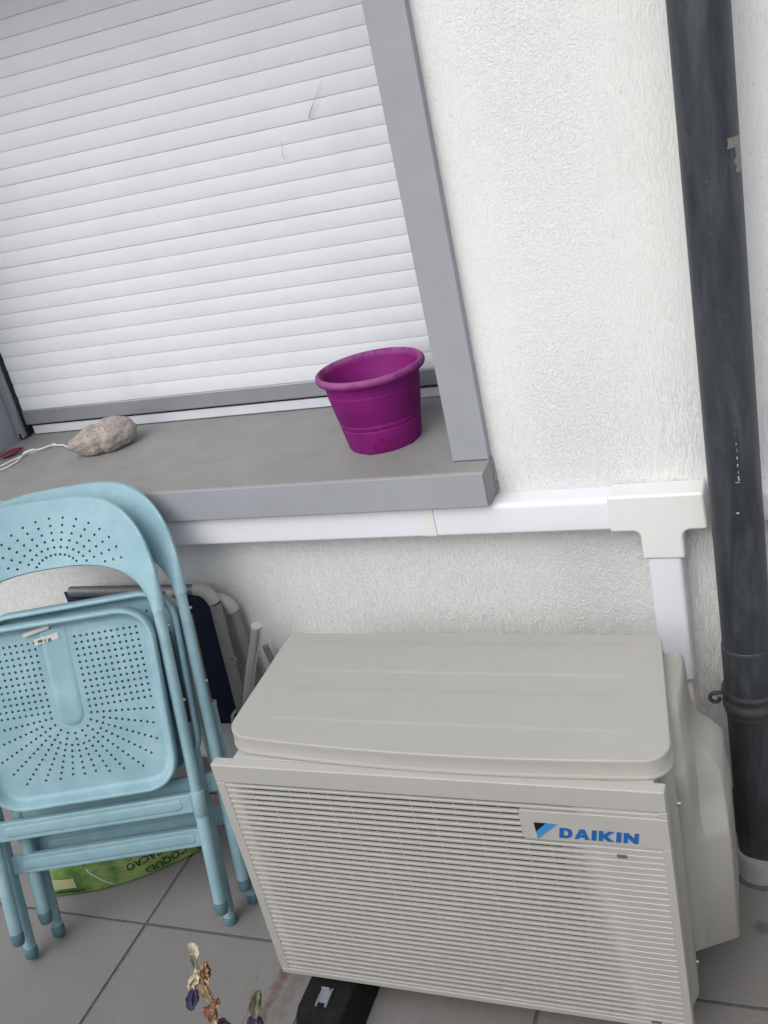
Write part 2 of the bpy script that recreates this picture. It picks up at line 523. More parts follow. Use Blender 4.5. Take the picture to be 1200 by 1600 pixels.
# ------------------------------------------------------------------ roller shutter
SH = empty('roller_shutter', (-1.25, 1.0, .91))
tag(SH, 'closed white roller shutter of horizontal slats in the window', 'roller shutter')
HO = SH.location.copy()
PITCH, ZB = .0364, .980
prof = []
n = 9
for i in range(n+1):
    t = i/n
    z = .0004 + t*(PITCH-.0008)
    bul = .0013*(1-(2*t-1.0)**2)**.9 + .0008*(1-t)
    prof.append((-bul, z))
prof = [(.0012, .0003)] + prof + [(.0012, PITCH-.0003)]
b = MB(); b.loops([[(0, y, z) for y, z in prof], [(1.262, y, z) for y, z in prof]])
slat_me = b.mesh('slat', M['slat'], True, 50)
for i in range(30):
    o = new_obj('slat', slat_me, SH)
    o.location = Vector((-1.876 + random.uniform(-.002, .002), 1.0 + random.uniform(-.0006, .0006), ZB + i*PITCH)) - HO
b = MB(); b.box(-1.90, -.61, 1.0065, 1.010, .915, .978)
sp(b, 'gap_shade_strip', M['black'], SH, HO)  # black sheet behind the gap above the lower rail, its shade as colour
b = MB(); b.box(-1.90, -.61, 1.0045, 1.009, .9785, 2.07)
sp(b, 'hinge_backing', M['slat'], SH, HO)
b = MB()
prof = [(1.004, .942), (.9945, .942), (.9935, .9445), (.9935, .9775), (.9945, .980), (1.004, .980)]
b.loops([[(-1.874, y, z) for y, z in prof], [(-.614, y, z) for y, z in prof]])
sp(b, 'bottom_bar', M['rail'], SH, HO)
b = MB(); b.box(-1.864, -.614, 1.0, 1.0062, .9125, .9355)
sp(b, 'lower_rail', M['rail_light'], SH, HO, bevel=.002)
b = MB(); b.box(-1.8985, -1.8775, .972, 1.006, .914, 2.06)
sp(b, 'guide', M['rail'], SH, HO, bevel=.0015)
b = MB(); b.box(-1.8770, -1.8745, .985, 1.006, .914, 2.06)
sp(b, 'gasket', M['black'], SH, HO)
b = MB(); b.box(-1.890, -1.884, .9705, .9722, .914, .9265)
sp(b, 'drain_slot', M['black'], SH, HO)
b = MB(); b.box(-.636, -.6120, .972, 1.006, .914, 2.06)
sp(b, 'guide', M['rail'], SH, HO, bevel=.0015)

def twig(pts, r, label):
    o = MB().tube(pts, r, 6).build('dry_twig', M['twig'], None, smooth=True)
    tag(o, label, 'twig')
def fy(x): return .9905
twig([(-.882,.9935,1.530),(-.876,.9915,1.540),(-.861,.9905,1.560),(-.845,.9915,1.580),(-.835,.9930,1.594)], [.0008,.0009,.0005,.0003,.0002],
     'short dark dry twig stuck on the upper right of the shutter')
twig([(-.957,.9905,1.463),(-.957,.989,1.474),(-.954,.989,1.487),(-.952,.9905,1.50)], [.0004,.0005,.0004,.0002],
     'thin dry grass wisp hanging on the shutter below the twig')

# ------------------------------------------------------------------ trunking under the sill
TR = empty('pipe_trunking', (-.22, YW, .75))
tag(TR, 'white plastic pipe trunking running under the sill and down to the unit', 'trunking')
TO = TR.location.copy()
def trunk_prof(y0, z0, z1, r):
    pts = [(.6895, z0), (y0, z0), (y0, z1), (.6895, z1)]
    return round_poly(pts, [0, r*.6, r, 0], 5)
def hrun(x0, x1, y0, z0, z1, r, name, mat):
    pf = trunk_prof(y0, z0, z1, r)
    b = MB().loops([[(x0, y, z) for y, z in pf], [(x1, y, z) for y, z in pf]])
    return sp(b, name, mat, TR, TO, smooth=True, angle=50)
hrun(-3.4, -.6795, .636, .7505, .8145, .012, 'trunk_run', M['trunk'])
hrun(-.6790, -.6545, .6345, .7495, .8160, .012, 'joint_cover', M['fitting'])
hrun(-.6540, -.3195, .636, .7505, .8145, .012, 'trunk_run', M['trunk'])
hrun(-.130, .298, .640, .7545, .8135, .012, 'trunk_run', M['trunk'])
# T piece: flared plate profile in (x,z) with rounded front edge
Tp = [(-.3205,.7475), (-.268,.7475), (-.268,.690), (-.193,.690), (-.193,.7475), (-.150,.7475), (-.1525,.8205), (-.3205,.8205)]
Tp = round_poly(Tp, [0, .016, 0, 0, .016, 0, 0, 0], 8)
cx = sum(p[0] for p in Tp)/len(Tp); cz = .775
def inset(poly, d):
    """move a closed polygon inwards by d, whatever its winding"""
    out = []; n = len(poly)
    area = sum(poly[i-1][0]*poly[i][1]-poly[i][0]*poly[i-1][1] for i in range(n))
    if area < 0: d = -d
    for i in range(n):
        a = Vector(poly[i-1]); p = Vector(poly[i]); c = Vector(poly[(i+1) % n])
        e1 = (p-a); e2 = (c-p)
        e1 = e1.normalized() if e1.length > 1e-9 else e2.normalized(); e2 = e2.normalized() if e2.length > 1e-9 else e1
        nrm = Vector((-e1.y-e2.y, e1.x+e2.x)); nrm = nrm.normalized() if nrm.length > 1e-9 else Vector((0, 0))
        q = p+nrm*d; out.append((q.x, q.y))
    return out
b = MB().prism(Tp, .6315, .6895)
sp(b, 'tee_fitting', M['fitting'], TR, TO, bevel=.006, seg=4)
# vertical run
vp = round_poly([(-.2615,.6895), (-.2615,.636), (-.1995,.636), (-.1995,.6895)], [0,.010,.010,0], 5)
b = MB().loops([[(x, y, .424) for x, y in vp], [(x, y, .6905) for x, y in vp]])
sp(b, 'trunk_run', M['trunk'], TR, TO, smooth=True, angle=50)
# open end of the cover: cream base strip, a bent flap and the insulated pipes
b = MB()
b.add([(-.2595,.676,.05),(-.2015,.676,.05),(-.2015,.6885,.05),(-.2595,.6885,.05),(-.2595,.676,.4235),(-.2015,.676,.4235),(-.2015,.6885,.4235),(-.2595,.6885,.4235)],
      [(0,3,2,1),(4,5,6,7),(0,1,5,4),(1,2,6,5),(2,3,7,6),(3,0,4,7)])
sp(b, 'base_strip', M['fitting'], TR, TO)
b = MB()
fl = [(-.2165,.648,.4235), (-.2135,.640,.38), (-.2095,.625,.335), (-.2055,.605,.28)]
for (x, y, z), wd in zip(fl, (.020,.018,.016,.010)):
    pass
L = [[(x-wd/2, y, z), (x+wd/2, y-.001, z), (x+wd/2, y+.0025, z+.0015), (x-wd/2, y+.003, z+.0015)] for (x, y, z), wd in zip(fl, (.018,.020,.019,.012))]
b.loops(L)
sp(b, 'bent_flap', M['cream'], TR, TO, smooth=True)
b = MB()
b.tube([(-.245,.660,.43),(-.245,.645,.40),(-.238,.600,.36),(-.225,.54,.30),(-.215,.47,.25)], .012, 10)
b.tube([(-.2145,.664,.43),(-.2135,.655,.40),(-.212,.620,.34),(-.208,.56,.28),(-.205,.48,.22)], .009, 10)
sp(b, 'insulated_pipes', M['cream'], TR, TO, smooth=True)

# ------------------------------------------------------------------ downpipe
PX, PY = -.0985, .598
DP = empty('downpipe', (PX, PY, 0))
tag(DP, 'dark grey weathered round downpipe standing in front of the wall', 'downpipe')
DO = DP.location.copy()
b = MB().lathe([(.0425, .50), (.0424, 1.2), (.0426, 2.0), (.0425, 3.395)], PX, PY, 48)
sp(b, 'pipe', M['pipe'], DP, DO, smooth=True)
b = MB().lathe([(.0426, .536), (.0442, .534), (.0448, .528), (.0448, .055)], PX, PY, 48)
sp(b, 'socket_pipe', M['pipe'], DP, DO, smooth=True)
b = MB().lathe([(.0449,.442), (.0490,.442), (.0505,.438), (.0500,.432), (.0480,.430), (.0482,.418), (.0500,.416), (.0503,.404), (.0485,.400), (.0470,.3985), (.0472,.390), (.0449,.389)], PX, PY, 48)
cl = sp(b, 'clamp', M['clamp'], DP, DO, smooth=True, angle=60)
b = MB()
arc = [(PX-.046, PY-.008, .4305)]
for k in range(13):
    a = math.radians(80 + k*24)
    rr = .0118 - k*.00040
    arc.append((PX-.0610 + rr*math.cos(a), PY-.012, .4195 + rr*math.sin(a)))
b.tube(arc, .0040, 8)
o = sp(b, 'clamp_hook', M['clamp'], DP, DO, smooth=True)
b = MB().tube([(PX, PY+.046, .414), (PX, .69, .414)], .006, 10)
sp(b, 'wall_bolt', M['clamp'], DP, DO, smooth=True)
b = MB()
prof = [(.0451,.057), (.0555,.0585), (.0575,.052), (.058,.004), (.0583,.0005)]
L = []
for r, z in prof:
    L.append([(PX+(r+.0012*math.sin(5*a+r*300)+.0008*math.sin(11*a))*math.cos(a), PY+(r+.0012*math.sin(5*a+r*300))*math.sin(a), z+(.0018*math.sin(3*a+1) if z > .04 else 0)) for a in [2*math.pi*k/48 for k in range(48)]])
b.loops(L, True, False, False)
sp(b, 'base_collar', M['collar'], DP, DO, smooth=True)
b = MB().lathe([(.0575,.0045), (.0615,.0050), (.0655,.0030), (.0670,.0003)], PX, PY, 48)
sp(b, 'sealant_ring', M['grout'], DP, DO, smooth=True)
def pipe_patch(a0, a1, z0, z1, r, name, mat, na=6, nz=8, jag=.0):
    b = MB(); L = []
    for i in range(nz+1):
        z = z0+(z1-z0)*i/nz
        ja = random.uniform(-jag, jag); jb = random.uniform(-jag, jag)
        row = []
        for j in range(na+1):
            a = math.radians(a0+ja + (a1+jb-a0-ja)*j/na)
            row.append((PX+r*math.sin(a), PY-r*math.cos(a), z))
        L.append(row)
    b.loops(L, False, False, False)
    return sp(b, name, mat, DP, DO, smooth=True)
pipe_patch(38, 82, 1.388, 1.402, .0429, 'tape_remnant', M['tape'], jag=3)
pipe_patch(55, 82, 1.352, 1.3878, .0429, 'tape_remnant', M['tape'], jag=5)
for k in range(7):
    z = .875 + k*.0125
    pipe_patch(12+random.uniform(-1,1), 12.9+random.uniform(0,.9), z, z+random.uniform(.003,.010), .0430, 'paint_mark', M['white_mark'], 2, 4, .8)
pipe_patch(5, 15, .8710, .8724, .0430, 'paint_mark', M['white_mark'], 4, 2, 1)
pipe_patch(3, 7, .815, .8178, .0430, 'paint_mark', M['white_mark'], 3, 3, 2)

# ------------------------------------------------------------------ outdoor unit
AC = empty('outdoor_unit', (-.57, .30, 0))
tag(AC, 'beige air conditioner outdoor unit with slatted front grille and blue logo', 'air conditioner')
AO = AC.location.copy()
YG = .132
# casing: rounded plan, slightly narrower at the back
pl = round_poly([(-.931,.192), (-.1880,.186), (-.2300,.478), (-.940,.478)], [.03,.03,.012,.012], 6)
b = MB().loops([[(x, y, .088) for x, y in pl], [(x, y, .594) for x, y in pl]])
sp(b, 'casing', M['unit'], AC, AO, smooth=True, angle=50)
b = MB().loops([[(-.575+(x+.575)*.985, .31+(y-.31)*.97, .070) for x, y in pl], [(-.575+(x+.575)*.985, .31+(y-.31)*.97, .0885) for x, y in pl]])
sp(b, 'base_pan', M['unit'], AC, AO, smooth=True, angle=50)
# top cover with pressed creases
rows, cols = 46, 44
ZT = .6235
def xl(y, yf, yb):
    t = (y-.168)/(.4865-.168); x = -.9315 - .0135*t
    r, d = .042, y-yf
    if d < r: x += r-math.sqrt(max(0, r*r-(r-d)**2))
    r, d = .018, yb-y
    if d < r: x += r-math.sqrt(max(0, r*r-(r-d)**2))
    return x
def xr(y, yf, yb):
    t = (y-.168)/(.4865-.168); x = -.1875 - .0440*t
    r, d = .036, y-yf
    if d < r: x -= r-math.sqrt(max(0, r*r-(r-d)**2))
    r, d = .014, yb-y
    if d < r: x -= r-math.sqrt(max(0, r*r-(r-d)**2))
    return x
YF, YB = .1690, .4865
def crease(y):
    def st(c, w): return smooth01((y-c)/w+.5)
    return .0011*(st(.223,.006) - st(.310,.012) + st(.363,.006) - st(.454,.012))
ys = [YF + .042*(1-math.cos(math.pi/2*i/9)) for i in range(9)]
cr = [.218,.2205,.223,.2255,.228,.26,.29,.304,.308,.312,.316,.34,.358,.361,.363,.3655,.369,.40,.43,.448,.452,.456,.460]
ys += cr + [YB-.018*(1-math.cos(math.pi/2*i/6)) for i in range(6, -1, -1)]
grid = []
for y in ys:
    a, c = xl(y, YF, YB), xr(y, YF, YB)
    row = []
    for j in range(cols+1):
        s = j/cols; s2 = .5-.5*math.cos(math.pi*s); s = .6*s+.4*s2
        x = a+(c-a)*s
        fade = smooth01((x+.905)/.07)*smooth01((-.235-x)/.07)
        w = max(0, 1-(y-YF)/.08)
        bulge = -.019*(1-((x+.55)/.38)**2)*w*w
        row.append((x, y+bulge+.004*w*w*(x+.55)/.38*-1, ZT + crease(y)*fade))
    grid.append(row)
b = MB()
b.loops(grid, False, False, False)
loop = grid[0][:] + [r[-1] for r in grid[1:]] + grid[-1][-2::-1] + [r[0] for r in grid[-2:0:-1]]
def outset_loop(lp, d, z):
    n = len(lp); res = []
    for i in range(n):
        j0, j1 = i-2, (i+2) % n
        t = Vector((lp[j1][0]-lp[j0][0], lp[j1][1]-lp[j0][1], 0))
        t = t.normalized() if t.length > 1e-9 else Vector((1,0,0))
        nr = Vector((t.y, -t.x, 0))
        res.append((lp[i][0]+nr.x*d, lp[i][1]+nr.y*d, z))
    return res
L = [[(p[0], p[1], p[2]) for p in loop]]
for d, dz in ((.0012,-.0003), (.0022,-.0012), (.0027,-.0028), (.0028,-.005), (.0028,-.0265), (.0042,-.0285), (.0050,-.0300), (.0050,-.0330), (.002,-.0338), (-.004,-.0338)):
    L.append(outset_loop(loop, d, ZT+dz))
b.loops(L, True, False, False)
sp(b, 'top_cover', M['unit'], AC, AO, smooth=True, angle=48)
bm_ = AC.children[-1].data
bmw = bmesh.new(); bmw.from_mesh(bm_); bmesh.ops.remove_doubles(bmw, verts=bmw.verts, dist=1e-5); bmesh.ops.recalc_face_normals(bmw, faces=bmw.faces); bmw.to_mesh(bm_); bmw.free()
b = MB().box(-.43, -.25, .1585, .1640, .5868, .5893)
sp(b, 'pale_strip', M['fitting'], AC, AO)  # pale strip under the front lip of the top cover
# front grille
GX0, GX1, GZ0, GZ1 = -.952, -.1955, .086, .589
OX0, OX1, OZ0, OZ1 = -.934, -.209, .099, .551
GR = empty('front_grille', (-.57, YG, .09)); GR.parent = AC; GR.location = Vector((-.57, YG, .09)) - AO
GO = Vector((-.57, YG, .09))
b = MB()
def plate(x0, x1, z0, z1, y0=YG, y1=.1535):
    b.box(x0, x1, y0, y1, z0, z1)
plate(GX0, GX1, OZ1, GZ1)
sp(b, 'frame_rail', M['grille'], GR, GO, bevel=.0025); b = MB()
plate(GX0, GX1, GZ0, OZ0)
sp(b, 'frame_rail', M['grille'], GR, GO, bevel=.0025); b = MB()
plate(GX0, OX0, OZ0+.0002, OZ1-.0002)
sp(b, 'frame_stile', M['grille'], GR, GO, bevel=.002); b = MB()
plate(OX1, GX1, OZ0+.0002, OZ1-6*(OZ1-OZ0)/38+.0004)
sp(b, 'frame_stile', M['grille'], GR, GO, bevel=.002); b = MB()
# ledge behind the top rail
b.loops([[(x, y, z) for y, z in ((.1536,.560),(.1536,.5885),(.1945,.5885),(.1945,.560))] for x in (-.918, -.2125)])
sp(b, 'upper_return', M['grille'], GR, GO, bevel=.002); b = MB()
b.box(-.934, -.205, .1545, .190, .0875, .556)
sp(b, 'inner_box', M['grille'], GR, GO); b = MB()
NS = 38; P = (OZ1-OZ0)/NS
LX = -.4185
# closed beige panel at the right and left ends, dark sheet behind the open slats, gap shade in its colour
nz = 12
xs = [OX0 + (OX1-OX0)*i/90 for i in range(91)]
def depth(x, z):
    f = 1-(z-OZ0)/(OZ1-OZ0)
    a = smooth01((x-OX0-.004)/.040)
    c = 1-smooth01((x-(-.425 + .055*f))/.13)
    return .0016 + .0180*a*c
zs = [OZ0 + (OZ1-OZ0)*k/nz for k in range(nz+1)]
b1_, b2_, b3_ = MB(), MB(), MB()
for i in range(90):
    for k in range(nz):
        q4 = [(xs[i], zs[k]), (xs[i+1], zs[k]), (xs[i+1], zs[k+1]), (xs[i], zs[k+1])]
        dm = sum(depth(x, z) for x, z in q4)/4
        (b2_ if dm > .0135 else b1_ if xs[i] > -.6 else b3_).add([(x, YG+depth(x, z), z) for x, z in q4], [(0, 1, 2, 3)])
for bb, nm, mt in ((b1_, 'closed_panel', M['grille']), (b3_, 'closed_panel', M['grille']), (b2_, 'gap_shade_sheet', M['slot'])):
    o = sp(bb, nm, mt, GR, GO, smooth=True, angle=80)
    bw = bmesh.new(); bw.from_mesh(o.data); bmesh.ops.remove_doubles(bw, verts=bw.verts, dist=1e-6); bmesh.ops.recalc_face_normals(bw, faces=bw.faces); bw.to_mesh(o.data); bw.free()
def slat_mesh(length):
    pf = [(.0, .0010), (.0, .0044), (.0010, .0052), (.0050, .0055), (.0050, .0030), (.0030, .0006), (.0010, .0006)]
    bb = MB(); bb.loops([[(0, y, z) for y, z in pf], [(length, y, z) for y, z in pf]])
    return bb.mesh('slat', M['grille'])
long_me = slat_mesh(OX1-OX0+.004); short_me = slat_mesh(LX-OX0+.002)
for i in range(NS):
    z = OZ1 - (i+1)*P + .0022
    short = 1 <= i <= 5
    o = new_obj('slat', short_me if short else long_me, GR)
    o.location = Vector((OX0-.002, YG+.0006, z)) - GO
b = MB()
zt = OZ1-P-.0012; zb_ = OZ1-6*P+.0006
pp = round_poly([(LX,zb_), (GX1,zb_), (GX1,zt), (LX,zt)], [.006,.0,.0,.006], 4)
b.prism(pp, YG, .1535)
b.box(OX1, GX1, YG+.0004, .1535, zt+.0002, OZ1-.0002)
sp(b, 'badge_panel', M['grille'], GR, GO, bevel=.0015)
ZP0, ZP1 = zb_, zt
rib_b = MB(); rib_b.box(-.0005, .0005, 0, .002, 0, OZ1-OZ0)
rib_me = rib_b.mesh('rib', M['grille'])
for i in range(17):
    x = OX0 + .045 + i*.0365
    if x > -.33: break
    o = new_obj('rib', rib_me, GR); o.location = Vector((x, YG+.0052, OZ0)) - GO
b = MB().box(-.2765, -.2620, YG-.0012, YG+.001, .4585, .4632)
sp(b, 'clip_slot', M['slot'], GR, GO)
b = MB().box(-.262, -.246, YG-.0012, YG+.001, .0995, .1035)
sp(b, 'clip_slot', M['slot'], GR, GO)
# badge
YBD = YG-.0014
def flat(polys, name, mat, x0, z0, s, shear, parent, off, y=YBD, th=.0009):
    bb = MB()
    for pg in polys:
        q = [(x0+s*(x+shear*z), z0+s*z) for x, z in pg]
        bb.loops([[(x, y, z) for x, z in q], [(x, y+th, z) for x, z in q]])
    return sp(bb, name, mat, parent, off)
D_o = [(0,0),(.62,0),(.88,.12),(1.0,.35),(1.0,.65),(.88,.88),(.62,1),(0,1)]
D_i = [(.33,.24),(.54,.24),(.64,.30),(.68,.40),(.68,.60),(.64,.70),(.54,.76),(.33,.76)]
LET = []
LET.append(([[D_o[i], D_o[(i+1)%8], D_i[(i+1)%8], D_i[i]] for i in range(8)], 1.0))
LET.append(([[(0,0),(.32,0),(.39,.2),(.078,.2)], [(.83,0),(1.15,0),(1.072,.2),(.76,.2)], [(.078,.2),(1.072,.2),(.986,.42),(.164,.42)],
             [(.164,.42),(.47,.42),(.575,.74),(.289,.74)], [(.68,.42),(.986,.42),(.861,.74),(.575,.74)], [(.289,.74),(.861,.74),(.76,1),(.39,1)]], 1.15))
LET.append(([[(0,0),(.36,0),(.36,1),(0,1)]], .36))
LET.append(([[(0,0),(.33,0),(.33,1),(0,1)], [(.33,.5),(.64,.5),(1.14,1),(.72,1),(.33,.63)], [(.33,.37),(.74,0),(1.18,0),(.64,.5),(.33,.5)]], 1.16))
LET.append(([[(0,0),(.36,0),(.36,1),(0,1)]], .36))
LET.append(([[(0,0),(.32,0),(.32,1),(0,1)], [(.80,0),(1.12,0),(1.12,1),(.80,1)], [(.32,1),(.32,.52),(.80,0),(.80,.48)]], 1.12))
x = -.3605; s = .0195
for pol, wd in LET:
    flat(pol, 'badge_letter', M['logo_blue'], x, .4892, s, .16, GR, GO)
    x += s*(wd+.18)
tri = [(-.3965,.5155), (-.3605,.5155), (-.3945,.4835)]
def lerp(a, c, t): return (a[0]+(c[0]-a[0])*t, a[1]+(c[1]-a[1])*t)
k1 = lerp(tri[0], tri[1], .52); k2 = lerp(tri[0], tri[2], .56)
flat([[tri[0], k1, k2]], 'badge_emblem', M['logo_black'], 0, 0, 1, 0, GR, GO)
flat([[k1, tri[1], tri[2], k2]], 'badge_emblem', M['logo_cyan'], 0, 0, 1, 0, GR, GO)

# side valve cover: lofted sections (a inner front, b rib, c scoop, d outer front, e outer back)
def sect(z, a, bb_, c, d, e):
    pts = [a, bb_, c, d, e, (-.232, .462)]
    return [(x, y, z) for x, y in round_poly(pts, [.001,.007,.005,.008,.012,.001], 4)]
A0 = (-.198, .252)
S = [
 sect(.136, A0, (-.179,.2635), (-.161,.274), (-.1285,.293), (-.136,.47)),
 sect(.140, A0, (-.178,.2615), (-.160,.272), (-.1265,.291), (-.134,.47)),
 sect(.368, A0, (-.178,.2615), (-.160,.272), (-.1265,.291), (-.134,.47)),
 sect(.385, A0, (-.178,.260), (-.165,.274), (-.129,.297), (-.136,.47)),
 sect(.398, A0, (-.178,.258), (-.173,.305), (-.133,.332), (-.138,.47)),
 sect(.412, A0, (-.178,.257), (-.174,.322), (-.135,.345), (-.139,.47)),
 sect(.448, A0, (-.178,.257), (-.174,.328), (-.139,.352), (-.141,.47)),
 sect(.466, A0, (-.178,.257), (-.175,.332), (-.156,.366), (-.158,.47)),
 sect(.482, A0, (-.178,.257), (-.176,.338), (-.178,.380), (-.180,.47)),
 sect(.512, A0, (-.179,.258), (-.180,.350), (-.1855,.390), (-.187,.47)),
 sect(.524, (-.202,.266), (-.182,.268), (-.184,.354), (-.1870,.395), (-.189,.47)),
 sect(.534, (-.206,.298), (-.187,.300), (-.187,.358), (-.1880,.400), (-.190,.47)),
 sect(.578, (-.214,.312), (-.190,.316), (-.189,.375), (-.1890,.420), (-.191,.472)),
 sect(.594, (-.217,.330), (-.193,.335), (-.191,.385), (-.1910,.430), (-.193,.473)),
 sect(.599, (-.220,.345), (-.198,.350), (-.195,.390), (-.1950,.433), (-.197,.473)),
]
b = MB().loops(S)
sp(b, 'valve_cover', M['unit'], AC, AO, smooth=True, angle=55)
for x, y, z in ((-.1935,.222,.490), (-.1985,.248,.118), (-.2170,.385,.586)):
    b = MB().tube([(x+.001, y, z), (x+.0055, y-.0006, z)], [.0042,.0034], 10)
    sp(b, 'screw', M['screw'], AC, AO, smooth=True)
# hidden metal feet
for x in (-.80, -.33):
    b = MB().box(x-.03, x+.03, .16, .47, .0655, .0705)
    sp(b, 'mounting_foot', M['unit'], AC, AO)

# rubber bearers under the unit
for x, lab in ((-.857, 'black rubber bearer under the left end of the outdoor unit'), (-.33, 'black rubber bearer under the right end of the outdoor unit')):
    b = MB()
    ys0 = .060 if x < -.5 else .26
    pf = [(-.066,.001), (.066,.001), (.061,.020), (.047,.065), (-.047,.065), (-.060,.020)]
    L = []
    for y, sc in ((ys0,.80), (ys0+.006,.93), (ys0+.025,1), (.50,1), (.519,.93), (.525,.80)):
        L.append([(x+px*sc, y, .001+(pz-.001)*(1-(1-sc)*.6)) for px, pz in pf])
    b.loops(L)
    o = b.build('rubber_bearer', M['rubber'], bevel=.004)
    tag(o, lab, 'rubber foot', 'bearers under the outdoor unit')
# small clear clip on the left bearer
CL = empty('clear_clip', (-.8575, .105, .066))
tag(CL, 'small clear plastic clip on the black rubber bearer', 'clip')
CO = CL.location.copy()
for sx in (-1, 1):
    b = MB(); x = -.8575+sx*.0095
    b.box(x-.0016, x+.0016, .086, .126, .0665, .0715)
    sp(b, 'clip_arm', M['clear'], CL, CO, bevel=.0008)
b = MB().box(-.8655, -.8495, .117, .120, .0668, .080)
sp(b, 'clip_bridge', M['clear'], CL, CO, bevel=.0008)
b = MB().box(-.8655, -.8495, .095, .1165, .0668, .0692)
sp(b, 'clip_plate', M['clear'], CL, CO, bevel=.0006)

# ------------------------------------------------------------------ flower pot on the sill
PCX, PCY = -.790, .803
PZ = sillz(PCY)-.0035
pot = empty('flower_pot', (PCX, PCY, PZ))
tag(pot, 'empty magenta plastic flower pot on the window sill', 'flower pot')
prof = [(.0, .006), (.066, .006), (.072, .0), (.079, .0), (.0815, .004), (.0885, .040), (.0895,.0445), (.0880,.046), (.0890,.0495), (.0905,.051), (.0912,.055), (.0897,.0565), (.0905,.060), (.0925,.0620),
        (.1015, .108), (.1030,.113), (.1015,.1145), (.1045,.131), (.1085, .1365), (.1150,.1365), (.1185,.139), (.1200,.1435), (.1190,.1485), (.1155,.1515), (.1110,.1515), (.1075,.1485), (.1040,.140),
        (.0985,.112), (.0965,.110), (.0775, .010), (.0, .010)]
b = MB().lathe([(max(r*.945, .0008), z*1.09) for r, z in prof], 0, 0, 64)
b.build('pot_body', M['pot'], pot, smooth=True, angle=42)
for a in (-95, -25, 45, 130, 200):
    a = math.radians(a)
    b = MB(); n = 4
    L = []
    for i in range(n+1):
        t = a+(-.09+.18*i/n)
        L.append([(.0757*math.cos(t), .0757*math.sin(t), .0003), (.0773*math.cos(t), .0773*math.sin(t), .0003), (.0773*math.cos(t), .0773*math.sin(t), .0048), (.0757*math.cos(t), .0757*math.sin(t), .0048)])
    b.loops(L)
    b.build('drain_notch', M['petal_dark'], pot)

# ------------------------------------------------------------------ stone, cord and red tag on the sill
bm = bmesh.new(); bmesh.ops.create_icosphere(bm, subdivisions=5, radius=1)
for v in bm.verts:
    p = v.co.copy()
    a = .084*p.x; c = .050*p.y; d = .046*p.z
    # two lobes with a saddle, narrow at the left end
    wdt = .66 + .34*smooth01((p.x+.9)/1.0)
    sad = 1-.17*math.exp(-((p.x+.05)/.16)**2)
    nz = noise.fractal(p*1.6+Vector((3,1,2)), .8, 2.0, 4)*.09 + noise.fractal(p*5, .9, 2.0, 4)*.022
    v.co = Vector((a*(1+nz*.5), c*wdt*sad*(1+nz), d*wdt*sad*(1+nz)))
    v.co.z += .006*smooth01((p.x+.2)/.8)
    if v.co.z < -.028: v.co.z = -.028 + (v.co.z+.028)*.2
me = bpy.data.meshes.new('stone'); bm.to_mesh(me); bm.free()
me.materials.append(M['stone']); me.shade_smooth()
stone = new_obj('stone', me)
stone.location = (-1.545, .866, sillz(.866)+.0295); stone.rotation_euler = (0, 0, math.radians(32))
tag(stone, 'rough pinkish grey stone lying on the window sill', 'stone')

def sz(x, y, d=.0022): return (x, y, sillz(y)+d)
b = MB()
b.tube([sz(-1.640,.868), sz(-1.668,.886,.004), sz(-1.70,.903,.006), sz(-1.735,.915,.003), sz(-1.755,.905), sz(-1.77,.890), sz(-1.80,.868), sz(-1.815,.845), sz(-1.83,.815), sz(-1.85,.787), sz(-1.875,.762), sz(-1.895,.756,.004)], .0021, 7)
b.tube([sz(-1.735,.917,.006), sz(-1.758,.893,.006), sz(-1.775,.884,.006), sz(-1.795,.874,.007), sz(-1.793,.846,.006), sz(-1.79,.825,.004), sz(-1.80,.80,.003), sz(-1.82,.775,.003), sz(-1.86,.753,.003), sz(-1.892,.75,.003)], .0021, 7)
b.tube([sz(-1.775,.884,.008), sz(-1.783,.878,.009), sz(-1.792,.870,.009), sz(-1.798,.866,.007)], .0034, 8)
o = b.build('white_cord', M['cord'], smooth=True)
tag(o, 'looped white cord on the sill beside the stone', 'cord')
bm = bmesh.new(); bmesh.ops.create_icosphere(bm, subdivisions=3, radius=1)
for v in bm.verts:
    p = v.co
    v.co = Vector((p.x*.032, p.y*.012*(1-.25*p.x), p.z*.0055+.0012*math.sin(p.x*3)))
me = bpy.data.meshes.new('red_tag'); bm.to_mesh(me); bm.free(); me.materials.append(M['red']); me.shade_smooth()
o = new_obj('red_tag', me); o.location = sz(-1.842,.874,.010); o.rotation_euler = (.15, -.05, math.radians(42))
tag(o, 'small dark red tag tied to the white cord on the sill', 'tag')

# ------------------------------------------------------------------ folding chairs
W_, VT = .222, .655
def chair_frame(origin, yaw, lean, roll):
    u = Vector((math.cos(yaw), math.sin(yaw), 0)); nb = Vector((-math.sin(yaw), math.cos(yaw), 0))
    v = Vector((0,0,1))*math.cos(lean) + nb*math.sin(lean)
    w = u.cross(v)
    u2 = u*math.cos(roll)+v*math.sin(roll); v2 = -u*math.sin(roll)+v*math.cos(roll)
    mt = Matrix((u2, v2, w)).transposed().to_4x4(); mt.translation = Vector(origin)
    return mt

def boolean_cut(me, cutter_me, mat):
    a = bpy.data.objects.new('a', me); c = bpy.data.objects.new('c', cutter_me)
    COL.objects.link(a); COL.objects.link(c)
    md = a.modifiers.new('b', 'BOOLEAN'); md.operation = 'DIFFERENCE'; md.object = c; md.solver = 'EXACT'
    dg = bpy.context.evaluated_depsgraph_get()
    res = bpy.data.meshes.new_from_object(a.evaluated_get(dg))
    bpy.data.objects.remove(a); bpy.data.objects.remove(c)
    res.materials.clear(); res.materials.append(mat)
    for p in res.polygons: p.material_index = 0
    res.shade_smooth(); res.set_sharp_from_angle(angle=math.radians(40))
    return res

